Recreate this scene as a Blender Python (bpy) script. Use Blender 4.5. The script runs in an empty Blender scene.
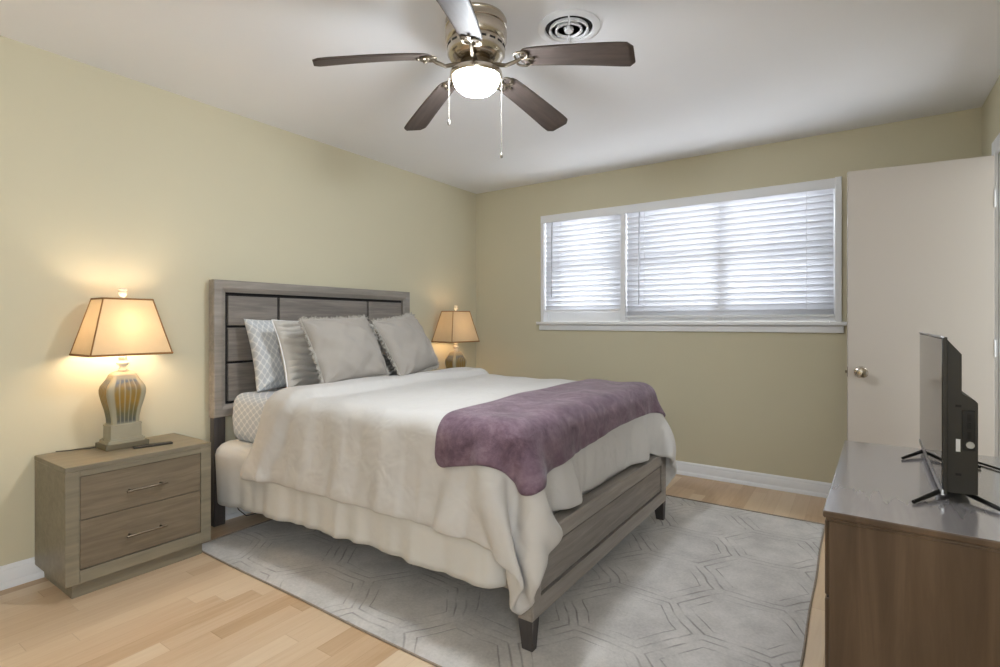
import bpy, bmesh, math, random
import numpy as np
from mathutils import Vector, Matrix

PI = math.pi
random.seed(7)
C = bpy.context.scene
COL = C.collection

# ------------------------------------------------------------------ camera, world, light, exposure
P_WORLD, P_SIDE, P_HALL, P_FAN, P_LAMP = 6.4, 16.0, 15.0, 200.0, 100.0
CAM = (3.13, -4.156, 1.176)
cd = bpy.data.cameras.new('camera'); cam = bpy.data.objects.new('camera', cd); COL.objects.link(cam)
cam.location = CAM
cam.rotation_euler = (PI/2, 0, math.radians(34.4))
cd.sensor_width = 36.0
cd.lens = 36.0*526/1000
cd.shift_y = -0.0115
cd.clip_start = 0.02
C.camera = cam

wd = bpy.data.worlds.new('daylight'); C.world = wd; wd.use_nodes = True
bg = wd.node_tree.nodes['Background']
bg.inputs[0].default_value = (0.93, 0.97, 1.0, 1)
bg.inputs[1].default_value = P_WORLD

def area(name, loc, rot, sx, sy, power, color):
    l = bpy.data.lights.new(name, 'AREA'); l.shape = 'RECTANGLE'; l.size = sx; l.size_y = sy
    l.energy = power; l.color = color
    o = bpy.data.objects.new(name, l); COL.objects.link(o); o.location = loc; o.rotation_euler = rot
    return o
# added fill light in an unseen, made-up opening of the right wall, beside the camera
area('side_fill_light', (3.76, -4.75, 1.5), (0, math.radians(90), math.radians(-25)), 1.25, 1.1, P_SIDE, (0.72, 0.85, 1.0))
# light of the hallway beyond the open door
area('hall_light', (4.38, -0.80, 1.25), (0, math.radians(90), 0), 2.0, 0.9, P_HALL, (0.85, 0.93, 1.0))

vs = C.view_settings
C.display_settings.display_device = 'sRGB'
vs.view_transform = 'Standard'; vs.look = 'None'; vs.gamma = 1.0; vs.use_curve_mapping = False
vs.exposure = 0.12

# ------------------------------------------------------------------ material helpers
def lin(c):
    return tuple((v/255/12.92 if v/255 <= 0.04045 else ((v/255+0.055)/1.055)**2.4) for v in c)

class NT:
    """short-hand for building node trees"""
    def __init__(s, name):
        s.m = bpy.data.materials.new(name); s.m.use_nodes = True
        s.t = s.m.node_tree; s.n = s.t.nodes; s.l = s.t.links
        s.b = s.n['Principled BSDF']; s.out = s.n['Material Output']
        s._c = None
    def add(s, typ, **kw):
        n = s.n.new(typ)
        for k, v in kw.items(): setattr(n, k, v)
        return n
    def put(s, sock, v):
        if isinstance(v, bpy.types.NodeSocket): s.l.new(v, sock)
        elif isinstance(v, (tuple, list)) and len(v) == 3 and sock.type == 'RGBA': sock.default_value = (*v, 1)
        else: sock.default_value = v
    def math(s, op, a, b=0.0, c=None):
        n = s.add('ShaderNodeMath', operation=op)
        s.put(n.inputs[0], a); s.put(n.inputs[1], b)
        if c is not None: s.put(n.inputs[2], c)
        return n.outputs[0]
    def coord(s, which='Object'):
        if s._c is None: s._c = s.add('ShaderNodeTexCoord')
        return s._c.outputs[which]
    def xyz(s, v):
        n = s.add('ShaderNodeSeparateXYZ'); s.put(n.inputs[0], v); return n.outputs
    def comb(s, x, y, z=0.0):
        n = s.add('ShaderNodeCombineXYZ')
        s.put(n.inputs[0], x); s.put(n.inputs[1], y); s.put(n.inputs[2], z); return n.outputs[0]
    def mapping(s, v, scale=(1, 1, 1), loc=(0, 0, 0), rot=(0, 0, 0)):
        n = s.add('ShaderNodeMapping'); s.put(n.inputs[0], v)
        n.inputs['Scale'].default_value = scale; n.inputs['Location'].default_value = loc; n.inputs['Rotation'].default_value = rot
        return n.outputs[0]
    def noise(s, v, scale=5, detail=3, rough=0.5, dist=0.0):
        n = s.add('ShaderNodeTexNoise'); s.put(n.inputs['Vector'], v)
        n.inputs['Scale'].default_value = scale; n.inputs['Detail'].default_value = detail
        n.inputs['Roughness'].default_value = rough; n.inputs['Distortion'].default_value = dist
        return n.outputs[0]
    def ramp(s, f, stops):
        n = s.add('ShaderNodeValToRGB'); s.put(n.inputs[0], f)
        e = n.color_ramp.elements
        while len(e) > 1: e.remove(e[-1])
        e[0].position, c = stops[0]; e[0].color = (*c, 1)
        for p, c in stops[1:]:
            k = e.new(p); k.color = (*c, 1)
        return n.outputs[0]
    def mix(s, f, a, b, mode='MIX'):
        n = s.add('ShaderNodeMix', data_type='RGBA', blend_type=mode)
        s.put(n.inputs[0], f); s.put(n.inputs[6], a); s.put(n.inputs[7], b); return n.outputs[2]
    def bump(s, h, strength=0.3, dist=0.01):
        n = s.add('ShaderNodeBump'); n.inputs['Strength'].default_value = strength; n.inputs['Distance'].default_value = dist
        s.put(n.inputs['Height'], h); s.l.new(n.outputs[0], s.b.inputs['Normal']); return n
    def done(s, color=None, rough=None, metal=None, spec=None, sheen=None):
        if color is not None: s.put(s.b.inputs['Base Color'], color)
        if rough is not None: s.put(s.b.inputs['Roughness'], rough)
        if metal is not None: s.put(s.b.inputs['Metallic'], metal)
        if spec is not None: s.b.inputs['Specular IOR Level'].default_value = spec
        if sheen is not None:
            s.b.inputs['Sheen Weight'].default_value = sheen; s.b.inputs['Sheen Roughness'].default_value = 0.4
        return s.m

def plain(name, rgb, rough=0.5, metal=0.0, var=0.06, scale=8, bump=0.0, bscale=60, spec=None):
    t = NT(name); c = lin(rgb)
    n = t.noise(t.coord(), scale, 3)
    col = t.mix(n, tuple(v*(1-var) for v in c), tuple(min(1, v*(1+var)) for v in c))
    if bump: t.bump(t.noise(t.coord(), bscale, 2), bump, 0.004)
    return t.done(col, rough, metal, spec)

def wood(name, dark, mid, light, axis='y', rough=0.45, spec=0.4, scale=1.0, bump=0.08):
    t = NT(name)
    sc = {'x': (1.2, 16, 16), 'y': (16, 1.2, 16), 'z': (16, 16, 1.2)}[axis]
    v = t.mapping(t.coord(), tuple(k*scale for k in sc))
    g = t.noise(v, 2.2, 5, 0.6, 0.6)
    big = t.noise(t.mapping(t.coord(), tuple(k*scale*0.25 for k in sc)), 2.0, 2)
    f = t.math('ADD', t.math('MULTIPLY', g, 0.7), t.math('MULTIPLY', big, 0.3))
    col = t.ramp(f, [(0.30, lin(dark)), (0.5, lin(mid)), (0.70, lin(light))])
    fine = t.noise(t.mapping(t.coord(), tuple(k*scale*5 for k in sc)), 2.2, 2)
    t.bump(fine, bump, 0.002)
    return t.done(col, rough, 0, spec)

def cloth(name, rgb, var=0.08, weave=420, bump=0.12, wr=0.35, rough=0.95, sheen=0.15, wscale=9, wdist=0.012):
    t = NT(name); c = lin(rgb)
    n = t.noise(t.coord(), 6, 4)
    col = t.mix(n, tuple(v*(1-var) for v in c), tuple(min(1, v*(1+var)) for v in c))
    h = t.math('ADD', t.math('MULTIPLY', t.noise(t.coord(), weave, 1), bump*0.25), t.math('MULTIPLY', t.noise(t.coord(), wscale, 2, 0.5, 0.4), 1.0))
    t.bump(h, wr, wdist)
    return t.done(col, rough, 0, 0.2, sheen)

M = {}
M['wall'] = plain('sage_wall_paint', (208, 200, 174), 0.85, 0, 0.015, 3, 0.08, 220, 0.25)
M['ceiling'] = plain('ceiling_paint', (240, 240, 243), 0.9, 0, 0.01, 3, 0.06, 150, 0.2)
M['trim'] = plain('white_trim_paint', (236, 236, 238), 0.45, 0, 0.01)
M['door'] = plain('door_paint', (194, 185, 176), 0.5, 0, 0.012, 3)
M['dark_gap'] = plain('dark_gap', (22, 19, 20), 0.8)
M['ns_wood'] = wood('taupe_wood', (112, 104, 88), (128, 119, 101), (142, 132, 112), 'y', 0.42, 0.45)
M['ns_front'] = wood('taupe_drawer_wood', (100, 88, 72), (118, 105, 87), (134, 120, 101), 'y', 0.5, 0.4, 1.6)
M['bed_wood'] = wood('grey_bed_wood', (124, 116, 109), (143, 135, 127), (162, 153, 144), 'y', 0.38, 0.5, 1.0)
M['bed_panel'] = wood('grey_panel_wood', (104, 97, 92), (126, 118, 111), (148, 139, 131), 'y', 0.42, 0.5, 1.5, 0.15)
M['bed_leg'] = wood('dark_leg_wood', (60, 56, 56), (72, 67, 66), (84, 78, 76), 'z', 0.45)
M['dresser'] = wood('walnut_dresser_wood', (72, 57, 45), (92, 74, 59), (112, 92, 74), 'z', 0.42, 0.45, 0.6)
M['dresser_top'] = wood('walnut_top_sheen', (138, 134, 136), (150, 145, 147), (160, 155, 157), 'y', 0.2, 1.0, 0.8, 0.0)  # same walnut as the sides; grey reflected sheen is painted into the colour
M['dresser_top'].node_tree.nodes['Principled BSDF'].inputs['Coat Weight'].default_value = 1.0
M['dresser_top'].node_tree.nodes['Principled BSDF'].inputs['Coat Roughness'].default_value = 0.12
M['blade'] = wood('taupe_blade_wood', (70, 61, 57), (80, 70, 65), (90, 79, 73), 'x', 0.6, 0.2)
M['nickel'] = plain('brushed_nickel', (196, 186, 172), 0.22, 1.0, 0.05)
M['pewter'] = plain('dark_pewter', (120, 108, 92), 0.3, 1.0, 0.08)
M['iron'] = plain('satin_nickel', (128, 118, 104), 0.45, 1.0, 0.05)
M['chain'] = plain('dull_chain', (128, 122, 112), 0.6, 0.3, 0.05)
M['black_plastic'] = plain('black_plastic', (46, 42, 36), 0.5, 0, 0.05)
M['black_gloss'] = plain('black_screen_glass', (12, 12, 13), 0.06, 0, 0.02, 8, 0, 60, 0.9)
M['silver'] = plain('silver_edge', (190, 190, 192), 0.3, 0.9)
M['black_metal'] = plain('black_metal', (34, 32, 31), 0.35, 0.4)
M['comforter'] = cloth('cream_cotton', (201, 197, 193), 0.015, 500, 0.1, 0.5, 0.95, 0.1, 9, 0.026)
M['lining'] = cloth('grey_cotton', (196, 192, 188), 0.04)
M['skirt'] = cloth('white_cotton', (208, 205, 200), 0.015, 500, 0.1, 0.3, 0.95, 0.08, 10, 0.012)
M['pillow_grey'] = cloth('stone_linen', (160, 153, 145), 0.03, 380, 0.25, 0.35, 0.95, 0.15, 8, 0.01)
M['fringe'] = cloth('stone_fringe', (170, 164, 155), 0.12, 200, 0.6, 0.6)
M['trim_rope'] = M['fringe']

def lattice(name, base, line, su, sv):
    t = NT(name)
    u, v, _ = t.xyz(t.coord('UV'))
    a = t.math('COSINE', t.math('MULTIPLY', u, 2*PI*su)); b = t.math('COSINE', t.math('MULTIPLY', v, 2*PI*sv))
    f = t.math('ABSOLUTE', t.math('ADD', a, b))
    m = t.math('SMOOTH_MIN', 1.0, t.math('MULTIPLY', f, 1.5), 0.3)
    col = t.mix(m, lin(line), lin(base))
    t.bump(t.noise(t.coord(), 9, 4, 0.5, 0.5), 0.3, 0.012)
    return t.done(col, 0.9, 0, 0.2, 0.1)
M['lattice'] = lattice('lattice_cotton', (186, 188, 191), (220, 219, 216), 18.0, 8.0)
M['lattice_sheet'] = lattice('lattice_sheet_cotton', (182, 187, 194), (218, 218, 218), 34.0, 46.0)

t = NT('ruffle_cotton')
u, v, _ = t.xyz(t.coord('UV'))
M['ruffle'] = t.done(t.mix(t.noise(t.coord(), 7, 4), lin((180, 175, 168)), lin((196, 191, 184))), 0.95, 0, 0.2, 0.1)

t = NT('purple_plush')
n1 = t.noise(t.coord(), 9, 6, 0.65, 0.8)
n2 = t.noise(t.coord(), 60, 3, 0.6)
f = t.math('ADD', t.math('MULTIPLY', n1, 0.75), t.math('MULTIPLY', n2, 0.25))
col = t.ramp(f, [(0.32, lin((88, 68, 80))), (0.5, lin((114, 92, 104))), (0.68, lin((140, 118, 129)))])
t.bump(t.math('ADD', t.math('MULTIPLY', t.noise(t.coord(), 260, 2), 0.3), t.noise(t.coord(), 14, 3)), 0.4, 0.012)
M['plush'] = t.done(col, 0.9, 0, 0.2, 0.25)

# laminate floor: strips 66 mm wide running along the headboard wall, random lengths and tones
t = NT('oak_laminate')
x, y, z = t.xyz(t.coord())
row = t.math('FLOOR', t.math('DIVIDE', x, 0.084))
wn = t.add('ShaderNodeTexWhiteNoise', noise_dimensions='1D'); t.put(wn.inputs['W'], row)
ln = t.math('ADD', 0.6, t.math('MULTIPLY', wn.outputs[0], 0.35))
yy = t.math('ADD', t.math('DIVIDE', y, ln), t.math('MULTIPLY', wn.outputs[0], 37.0))
cell = t.math('FLOOR', yy)
wn2 = t.add('ShaderNodeTexWhiteNoise', noise_dimensions='2D'); t.put(wn2.inputs['Vector'], t.comb(row, cell))
gr = t.noise(t.comb(t.math('ADD', t.math('MULTIPLY', x, 26), t.math('MULTIPLY', wn2.outputs[0], 50)), t.math('MULTIPLY', y, 1.8)), 2.0, 5, 0.6, 0.8)
tone = t.math('ADD', t.math('MULTIPLY', wn2.outputs[0], 0.55), t.math('MULTIPLY', gr, 0.45))
col = t.ramp(tone, [(0.16, lin((192, 158, 122))), (0.42, lin((210, 180, 147))), (0.62, lin((218, 192, 161))), (0.85, lin((226, 203, 174)))])
fx = t.math('FRACT', t.math('DIVIDE', x, 0.084)); fy = t.math('FRACT', yy)
seam = t.math('MAXIMUM', t.math('LESS_THAN', fx, 0.02), t.math('LESS_THAN', fy, 0.004))
col = t.mix(t.math('MULTIPLY', seam, 0.22), col, lin((140, 98, 66)))
M['floor'] = t.done(col, 0.32, 0, 0.45)

# rug: grey-blue with carved double hexagon outlines
t = NT('carved_rug_pile')
p = t.coord()
px, py, _ = t.xyz(p)
wob = t.noise(p, 3.0, 2)
HX, HY = 0.46, 0.40
sx = t.math('ADD', t.math('DIVIDE', px, HX), t.math('MULTIPLY', wob, 0.16)); sy = t.math('ADD', t.math('DIVIDE', py, HY), t.math('MULTIPLY', wob, 0.16))
S3 = math.sqrt(3)
def cellpos(ox, oy):
    ax = t.math('SUBTRACT', t.math('FLOORED_MODULO', t.math('ADD', sy, ox), 1.0), 0.5)
    ay = t.math('SUBTRACT', t.math('FLOORED_MODULO', t.math('ADD', sx, oy), S3), S3/2)
    d = t.math('ADD', t.math('MULTIPLY', ax, ax), t.math('MULTIPLY', ay, ay))
    ab = t.math('ABSOLUTE', ax); bb = t.math('ABSOLUTE', ay)
    h = t.math('MAXIMUM', ab, t.math('ADD', t.math('MULTIPLY', ab, 0.5), t.math('MULTIPLY', bb, S3/2)))
    return d, h
d1, h1 = cellpos(0, 0); d2, h2 = cellpos(0.5, S3/2)
pick = t.math('LESS_THAN', d1, d2)
hx = t.math('ADD', t.math('MULTIPLY', pick, h1), t.math('MULTIPLY', t.math('SUBTRACT', 1.0, pick), h2))
def band(c, w):
    return t.math('SUBTRACT', 1.0, t.math('MINIMUM', 1.0, t.math('DIVIDE', t.math('ABSOLUTE', t.math('SUBTRACT', hx, c)), w)))
lines = t.math('MAXIMUM', band(0.455, 0.014), band(0.36, 0.009))
patch = t.noise(p, 5.0, 4, 0.6)
lines = t.math('MULTIPLY', lines, t.math('MINIMUM', 1.0, t.math('MAXIMUM', 0.12, t.math('MULTIPLY', t.math('SUBTRACT', t.noise(p, 9.0, 3), 0.36), 4.5))))
base = t.ramp(t.math('ADD', t.math('MULTIPLY', patch, 0.7), t.math('MULTIPLY', t.noise(p, 90, 3), 0.3)),
              [(0.35, lin((176, 171, 167))), (0.5, lin((194, 189, 184))), (0.66, lin((210, 204, 199)))])
col = t.mix(t.math('MULTIPLY', lines, 0.75), base, lin((128, 120, 116)))
hgt = t.math('SUBTRACT', t.math('MULTIPLY', t.noise(p, 320, 2), 0.35), lines)
t.bump(hgt, 0.5, 0.006)
M['rug'] = t.done(col, 1.0, 0, 0.1, 0.25)
M['rug_edge'] = plain('rug_binding', (150, 136, 122), 1.0, 0, 0.3, 60, 0.5, 200)

def translucent(name, rgb, tr, mixf, rough=0.9, var=0.05, scale=20):
    t = NT(name); c = lin(rgb)
    col = t.mix(t.noise(t.coord(), scale, 3), tuple(v*(1-var) for v in c), tuple(min(1, v*(1+var)) for v in c))
    t.done(col, rough, 0, 0.2)
    b = t.add('ShaderNodeBsdfTranslucent'); t.put(b.inputs[0], (*lin(tr), 1))
    m = t.add('ShaderNodeMixShader'); m.inputs[0].default_value = mixf
    t.l.new(t.b.outputs[0], m.inputs[1]); t.l.new(b.outputs[0], m.inputs[2]); t.l.new(m.outputs[0], t.out.inputs[0])
    return t.m
M['shade'] = translucent('parchment_shade', (206, 184, 150), (224, 194, 150), 0.075)
M['slat'] = translucent('white_slat', (244, 244, 246), (240, 242, 248), 0.31, 0.5, 0.01)
M['shade_trim'] = plain('brown_shade_trim', (148, 106, 60), 0.8)

def glow(name, rgb, strength):
    t = NT(name); t.done(lin(rgb), 0.3)
    n = t.noise(t.coord(), 5, 1)
    t.put(t.b.inputs['Emission Color'], t.mix(n, lin(rgb), lin(rgb))); t.b.inputs['Emission Strength'].default_value = strength
    return t.m
M['bowl'] = glow('lit_frosted_glass', (240, 248, 255), P_FAN)
M['bulb'] = glow('lit_bulb', (255, 238, 212), P_LAMP)
M['bulb_dim'] = glow('lit_dim_bulb', (255, 226, 184), P_LAMP*0.34)

t = NT('window_glass')
g = t.add('ShaderNodeBsdfGlass'); g.inputs['IOR'].default_value = 1.02; g.inputs['Roughness'].default_value = 0.0
t.put(g.inputs[0], t.mix(t.noise(t.coord(), 2, 1), (0.98, 0.99, 1.0), (1, 1, 1)))
t.l.new(g.outputs[0], t.out.inputs[0]); M['glass'] = t.m

t = NT('clear_acrylic')
M['wand'] = t.done(t.mix(t.noise(t.coord(), 5, 1), lin((176, 176, 182)), lin((190, 190, 196))), 0.2)

# lamp body: stone glaze running to ochre and slate blue between the flutes
t = NT('glazed_lamp_body')
x, y, z = t.xyz(t.coord())
zz = t.math('ADD', t.math('DIVIDE', t.math('SUBTRACT', z, 0.112), 0.24), t.math('MULTIPLY', t.math('SUBTRACT', t.noise(t.coord(), 30, 3), 0.5), 0.35))
colz = t.ramp(zz, [(0.0, lin((78, 84, 86))), (0.25, lin((104, 96, 62))), (0.5, lin((150, 116, 48))), (0.7, lin((140, 116, 62))), (0.86, lin((92, 100, 108))), (1.0, lin((120, 124, 126)))])
ribs = t.add('ShaderNodeAttribute'); ribs.attribute_name = 'rib'
col = t.mix(ribs.outputs['Fac'], colz, lin((160, 152, 128)))
M['lamp_body'] = t.done(col, 0.4, 0, 0.4)
M['lamp_stone'] = plain('stone_resin', (160, 152, 130), 0.55, 0, 0.1, 25)
M['lamp_foot'] = plain('weathered_pewter', (118, 108, 86), 0.5, 0.2, 0.15, 30)
M['white_ceramic'] = plain('white_ceramic', (228, 224, 212), 0.3, 0, 0.04)

# ------------------------------------------------------------------ mesh helpers
class MB:
    def __init__(s): s.v = []; s.f = []; s.uv = {}
    def quadgrid(s, P, closed_u=False, flip=False):
        n, m = len(P), len(P[0]); b = len(s.v)
        for r in P: s.v += [tuple(map(float, q)) for q in r]
        for i in range(n-1 if not closed_u else n):
            for j in range(m-1):
                a = b+i*m+j; c = b+((i+1) % n)*m+j
                q = (a, c, c+1, a+1); s.f.append(q[::-1] if flip else q)
        return b
    def box(s, x0, x1, y0, y1, z0, z1):
        b = len(s.v)
        s.v += [(x0,y0,z0),(x1,y0,z0),(x1,y1,z0),(x0,y1,z0),(x0,y0,z1),(x1,y0,z1),(x1,y1,z1),(x0,y1,z1)]
        s.f += [tuple(b+k for k in q) for q in ((0,3,2,1),(4,5,6,7),(0,1,5,4),(1,2,6,5),(2,3,7,6),(3,0,4,7))]
        return s
    def taper(s, lo, hi, z0, z1):
        b = len(s.v)
        for (x0,x1,y0,y1), z in ((lo, z0), (hi, z1)): s.v += [(x0,y0,z),(x1,y0,z),(x1,y1,z),(x0,y1,z)]
        s.f += [tuple(b+k for k in q) for q in ((0,3,2,1),(4,5,6,7),(0,1,5,4),(1,2,6,5),(2,3,7,6),(3,0,4,7))]
        return s
    def prism(s, poly, a, b, axis='y'):
        k = len(s.v); n = len(poly)
        for c in (a, b):
            for p, q in poly:
                s.v.append((p, c, q) if axis == 'y' else (c, p, q) if axis == 'x' else (p, q, c))
        s.f.append(tuple(k+i for i in range(n))); s.f.append(tuple(k+n+i for i in reversed(range(n))))
        for i in range(n): s.f.append((k+i, k+n+i, k+n+(i+1) % n, k+(i+1) % n))
        return s
    def lathe(s, prof, seg=40, cx=0, cy=0):
        k = len(s.v)
        for r, z in prof:
            for i in range(seg):
                a = 2*PI*i/seg; s.v.append((cx+r*math.cos(a), cy+r*math.sin(a), z))
        for j in range(len(prof)-1):
            for i in range(seg):
                a = k+j*seg+i; b = k+j*seg+(i+1) % seg
                s.f.append((a, b, b+seg, a+seg))
        if prof[0][0] > 1e-6: s.f.append(tuple(k+i for i in reversed(range(seg))))
        if prof[-1][0] > 1e-6: s.f.append(tuple(k+(len(prof)-1)*seg+i for i in range(seg)))
        return s
    def tube(s, pts, r, seg=8, closed=False):
        pts = [Vector(p) for p in pts]; n = len(pts); k = len(s.v)
        up = Vector((0.13, 0.21, 1)).normalized(); prev = None
        for i, p in enumerate(pts):
            d = (pts[(i+1) % n]-pts[i-1]) if closed else (pts[min(i+1, n-1)]-pts[max(i-1, 0)])
            d = d.normalized() if d.length > 1e-9 else Vector((0, 0, 1))
            a = (up if prev is None else prev)
            a = a - d*a.dot(d)
            if a.length < 1e-4: a = Vector((1, 0, 0)) - d*d.x
            a.normalize(); prev = a; b = d.cross(a)
            rr = r[i] if isinstance(r, (list, tuple)) else r
            for j in range(seg):
                t_ = 2*PI*j/seg; s.v.append(tuple(p+a*rr*math.cos(t_)+b*rr*math.sin(t_)))
        for i in range(n if closed else n-1):
            for j in range(seg):
                a_ = k+i*seg+j; b_ = k+i*seg+(j+1) % seg
                c_ = k+((i+1) % n)*seg+j; d_ = k+((i+1) % n)*seg+(j+1) % seg
                s.f.append((a_, b_, d_, c_))
        if not closed:
            s.f.append(tuple(k+j for j in reversed(range(seg)))); s.f.append(tuple(k+(n-1)*seg+j for j in range(seg)))
        return s
    def build(s, name, mat, parent=None, bevel=0.0, seg=2, smooth=40, uvs=None, fix=True):
        me = bpy.data.meshes.new(name); me.from_pydata(s.v, [], s.f); me.update()
        bm = bmesh.new(); bm.from_mesh(me)
        if fix: bmesh.ops.recalc_face_normals(bm, faces=bm.faces)
        lim = math.radians(smooth)
        for f in bm.faces: f.smooth = smooth > 0
        for e in bm.edges:
            e.smooth = len(e.link_faces) != 2 or e.calc_face_angle(0) < lim
        if uvs is not None:
            L = bm.loops.layers.uv.new('UVMap')
            bm.verts.ensure_lookup_table()
            for f in bm.faces:
                for l in f.loops: l[L].uv = uvs[l.vert.index]
        bm.to_mesh(me); bm.free()
        me.materials.append(mat)
        o = bpy.data.objects.new(name, me); COL.objects.link(o)
        if parent is not None: o.parent = parent
        if bevel:
            m = o.modifiers.new('bevel', 'BEVEL'); m.width = bevel; m.segments = seg; m.limit_method = 'ANGLE'; m.angle_limit = math.radians(40)
            m.harden_normals = False
        return o

def tag(o, label, cat, group=None):
    o['label'] = label; o['category'] = cat
    if group: o['group'] = group
    return o
def thing(name, label, cat, loc=(0, 0, 0), rz=0.0, group=None):
    o = bpy.data.objects.new(name, None); COL.objects.link(o); o.empty_display_size = 0.1
    o.location = loc; o.rotation_euler = (0, 0, rz)
    return tag(o, label, cat, group)
def struct(o):
    o['kind'] = 'structure'; return o
def dup(root, loc, rz=0.0, label=None, parent=None):
    r = root.copy(); COL.objects.link(r)
    if parent is None: r.location = loc; r.rotation_euler = (0, 0, rz)
    else: r.parent = parent
    if label: r['label'] = label
    for ch in list(root.children):
        dup(ch, None, 0, None, r)
    return r
def B(x0, x1, y0, y1, z0, z1): return MB().box(x0, x1, y0, y1, z0, z1)

# ------------------------------------------------------------------ the room
H = 2.44; XR = 3.72; YB = -5.4
WX0, WX1, WZ0, WZ1 = 0.738, 3.03, 1.165, 2.135
struct(B(-0.12, XR+1.3, YB, 0.12, -0.06, 0.0).build('floor', M['floor']))
struct(B(-0.12, XR+1.3, YB, 0.12, H, H+0.06).build('ceiling', M['ceiling']))
struct(B(-0.12, 0.0, YB, 0.12, 0, H).build('wall_left', M['wall']))
w = MB(); w.box(0, WX0, 0, 0.12, 0, H); w.box(WX1, XR+0.1, 0, 0.12, 0, H); w.box(WX0, WX1, 0, 0.12, 0, WZ0); w.box(WX0, WX1, 0, 0.12, WZ1, H)
struct(w.build('wall_back', M['wall']))
DY0, DY1, DZ = -1.13, -0.47, 2.045       # doorway in the right wall
w = MB(); w.box(XR, XR+0.11, DY1, 0.0, 0, H); w.box(XR, XR+0.11, -4.15, DY0, 0, H); w.box(XR, XR+0.11, YB, -5.35, 0, H); w.box(XR, XR+0.11, -5.35, -4.15, 0, 0.85); w.box(XR, XR+0.11, -5.35, -4.15, 2.15, H); w.box(XR, XR+0.11, DY0, DY1, DZ, H)  # opening beside the camera is added for the side fill light
struct(w.build('wall_right', M['wall']))
w = MB(); w.box(XR+0.7, XR+0.75, -1.5, 0.0, 0, H); w.box(XR+0.11, XR+0.75, -1.55, -1.5, 0, H); w.box(XR+0.11, XR+0.75, 0.0, 0.05, 0, H)
struct(w.build('wall_closet', M['wall']))

def base_profile(): return [(0, 0), (0.028, 0), (0.027, 0.012), (0.022, 0.022), (0.016, 0.026), (0.015, 0.07), (0.011, 0.076), (0.012, 0.084), (0.006, 0.094), (0, 0.098)]
struct(B(-0.12, XR+0.12, YB-0.1, YB, 0, H).build('wall_front', M['wall']))
bb = MB(); bb.prism([(p, q) for p, q in base_profile()], YB, 0.0, 'y'); struct(bb.build('baseboard_left', M['trim']))
bb = MB(); bb.prism([(-p, q) for p, q in base_profile()], 0.0, XR, 'x'); struct(bb.build('baseboard_back', M['trim']))
bb = MB(); bb.prism([(XR-p, q) for p, q in base_profile()], YB, DY0-0.08, 'y'); bb.prism([(XR-p, q) for p, q in base_profile()], DY1+0.08, 0.0, 'y')
struct(bb.build('baseboard_right', M['trim']))
# door casing and jamb
w = MB(); cw = 0.075
w.box(XR-0.018, XR, DY1, DY1+cw, 0, DZ+cw); w.box(XR-0.018, XR, DY0-cw, DY0, 0, DZ+cw); w.box(XR-0.018, XR, DY0, DY1, DZ, DZ+cw)
w.box(XR, XR+0.11, DY1-0.018, DY1, 0, DZ); w.box(XR, XR+0.11, DY0, DY0+0.018, 0, DZ); w.box(XR, XR+0.11, DY0, DY1, DZ-0.018, DZ)
struct(w.build('trim_1', M['trim'], None, 0.004))

# the window: recess lining, three double-hung sashes, stool and apron
w = MB()
w.box(WX0, WX1, -0.014, -0.008, 2.066, WZ1); w.box(WX0, WX1, -0.008, 0.12, 2.12, WZ1); w.box(WX0, WX0+0.03, -0.012, 0.12, 1.178, 2.12); w.box(WX1-0.038, WX1, -0.018, 0.12, 1.178, WZ1+0.004)
w.box(1.496, 1.534, -0.007, 0.12, 1.178, 2.12)
win = struct(w.build('window_1', M['trim'], None, 0.003))
w = MB(); w.box(WX0-0.03, WX1+0.03, -0.045, 0.06, 1.152, 1.178); w.box(WX0-0.012, WX1+0.012, -0.02, 0.0, 1.102, 1.152)
w.build('sill', M['trim'], win, 0.005)
for a, b in ((0.768, 1.496), (1.534, 2.263), (2.277, 2.992)):
    s_ = MB()
    for z0, z1, y0 in ((1.178, 1.69, 0.068), (1.655, 2.12, 0.092)):
        s_.box(a, a+0.035, y0, y0+0.022, z0, z1); s_.box(b-0.035, b, y0, y0+0.022, z0, z1)
        s_.box(a+0.035, b-0.035, y0, y0+0.022, z0, z0+(0.10 if z0 < 1.5 else 0.035)); s_.box(a+0.035, b-0.035, y0, y0+0.022, z1-0.035, z1)
    f = s_.build('sash', M['trim'], win, 0.002)
    g_ = MB(); g_.box(a+0.03, b-0.03, 0.077, 0.081, 1.2, 1.67); g_.box(a+0.03, b-0.03, 0.101, 0.105, 1.67, 2.1)
    g_.build('pane', M['glass'], f)
B(2.263, 2.277, 0.06, 0.12, 1.178, 2.12).build('mullion', M['trim'], win)

# the open door in front of the window wall
hx_, hy_ = 3.695, -0.462; ex_, ey_ = 3.068, -0.532
dl = math.hypot(ex_-hx_, ey_-hy_); da = math.atan2(ey_-hy_, ex_-hx_)
door = B(0.0, dl, 0.0, 0.035, 0.012, 2.032).build('door_1', M['door'], None, 0.002); struct(door)
door.location = (hx_, hy_, 0); door.rotation_euler = (0, 0, da)
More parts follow.
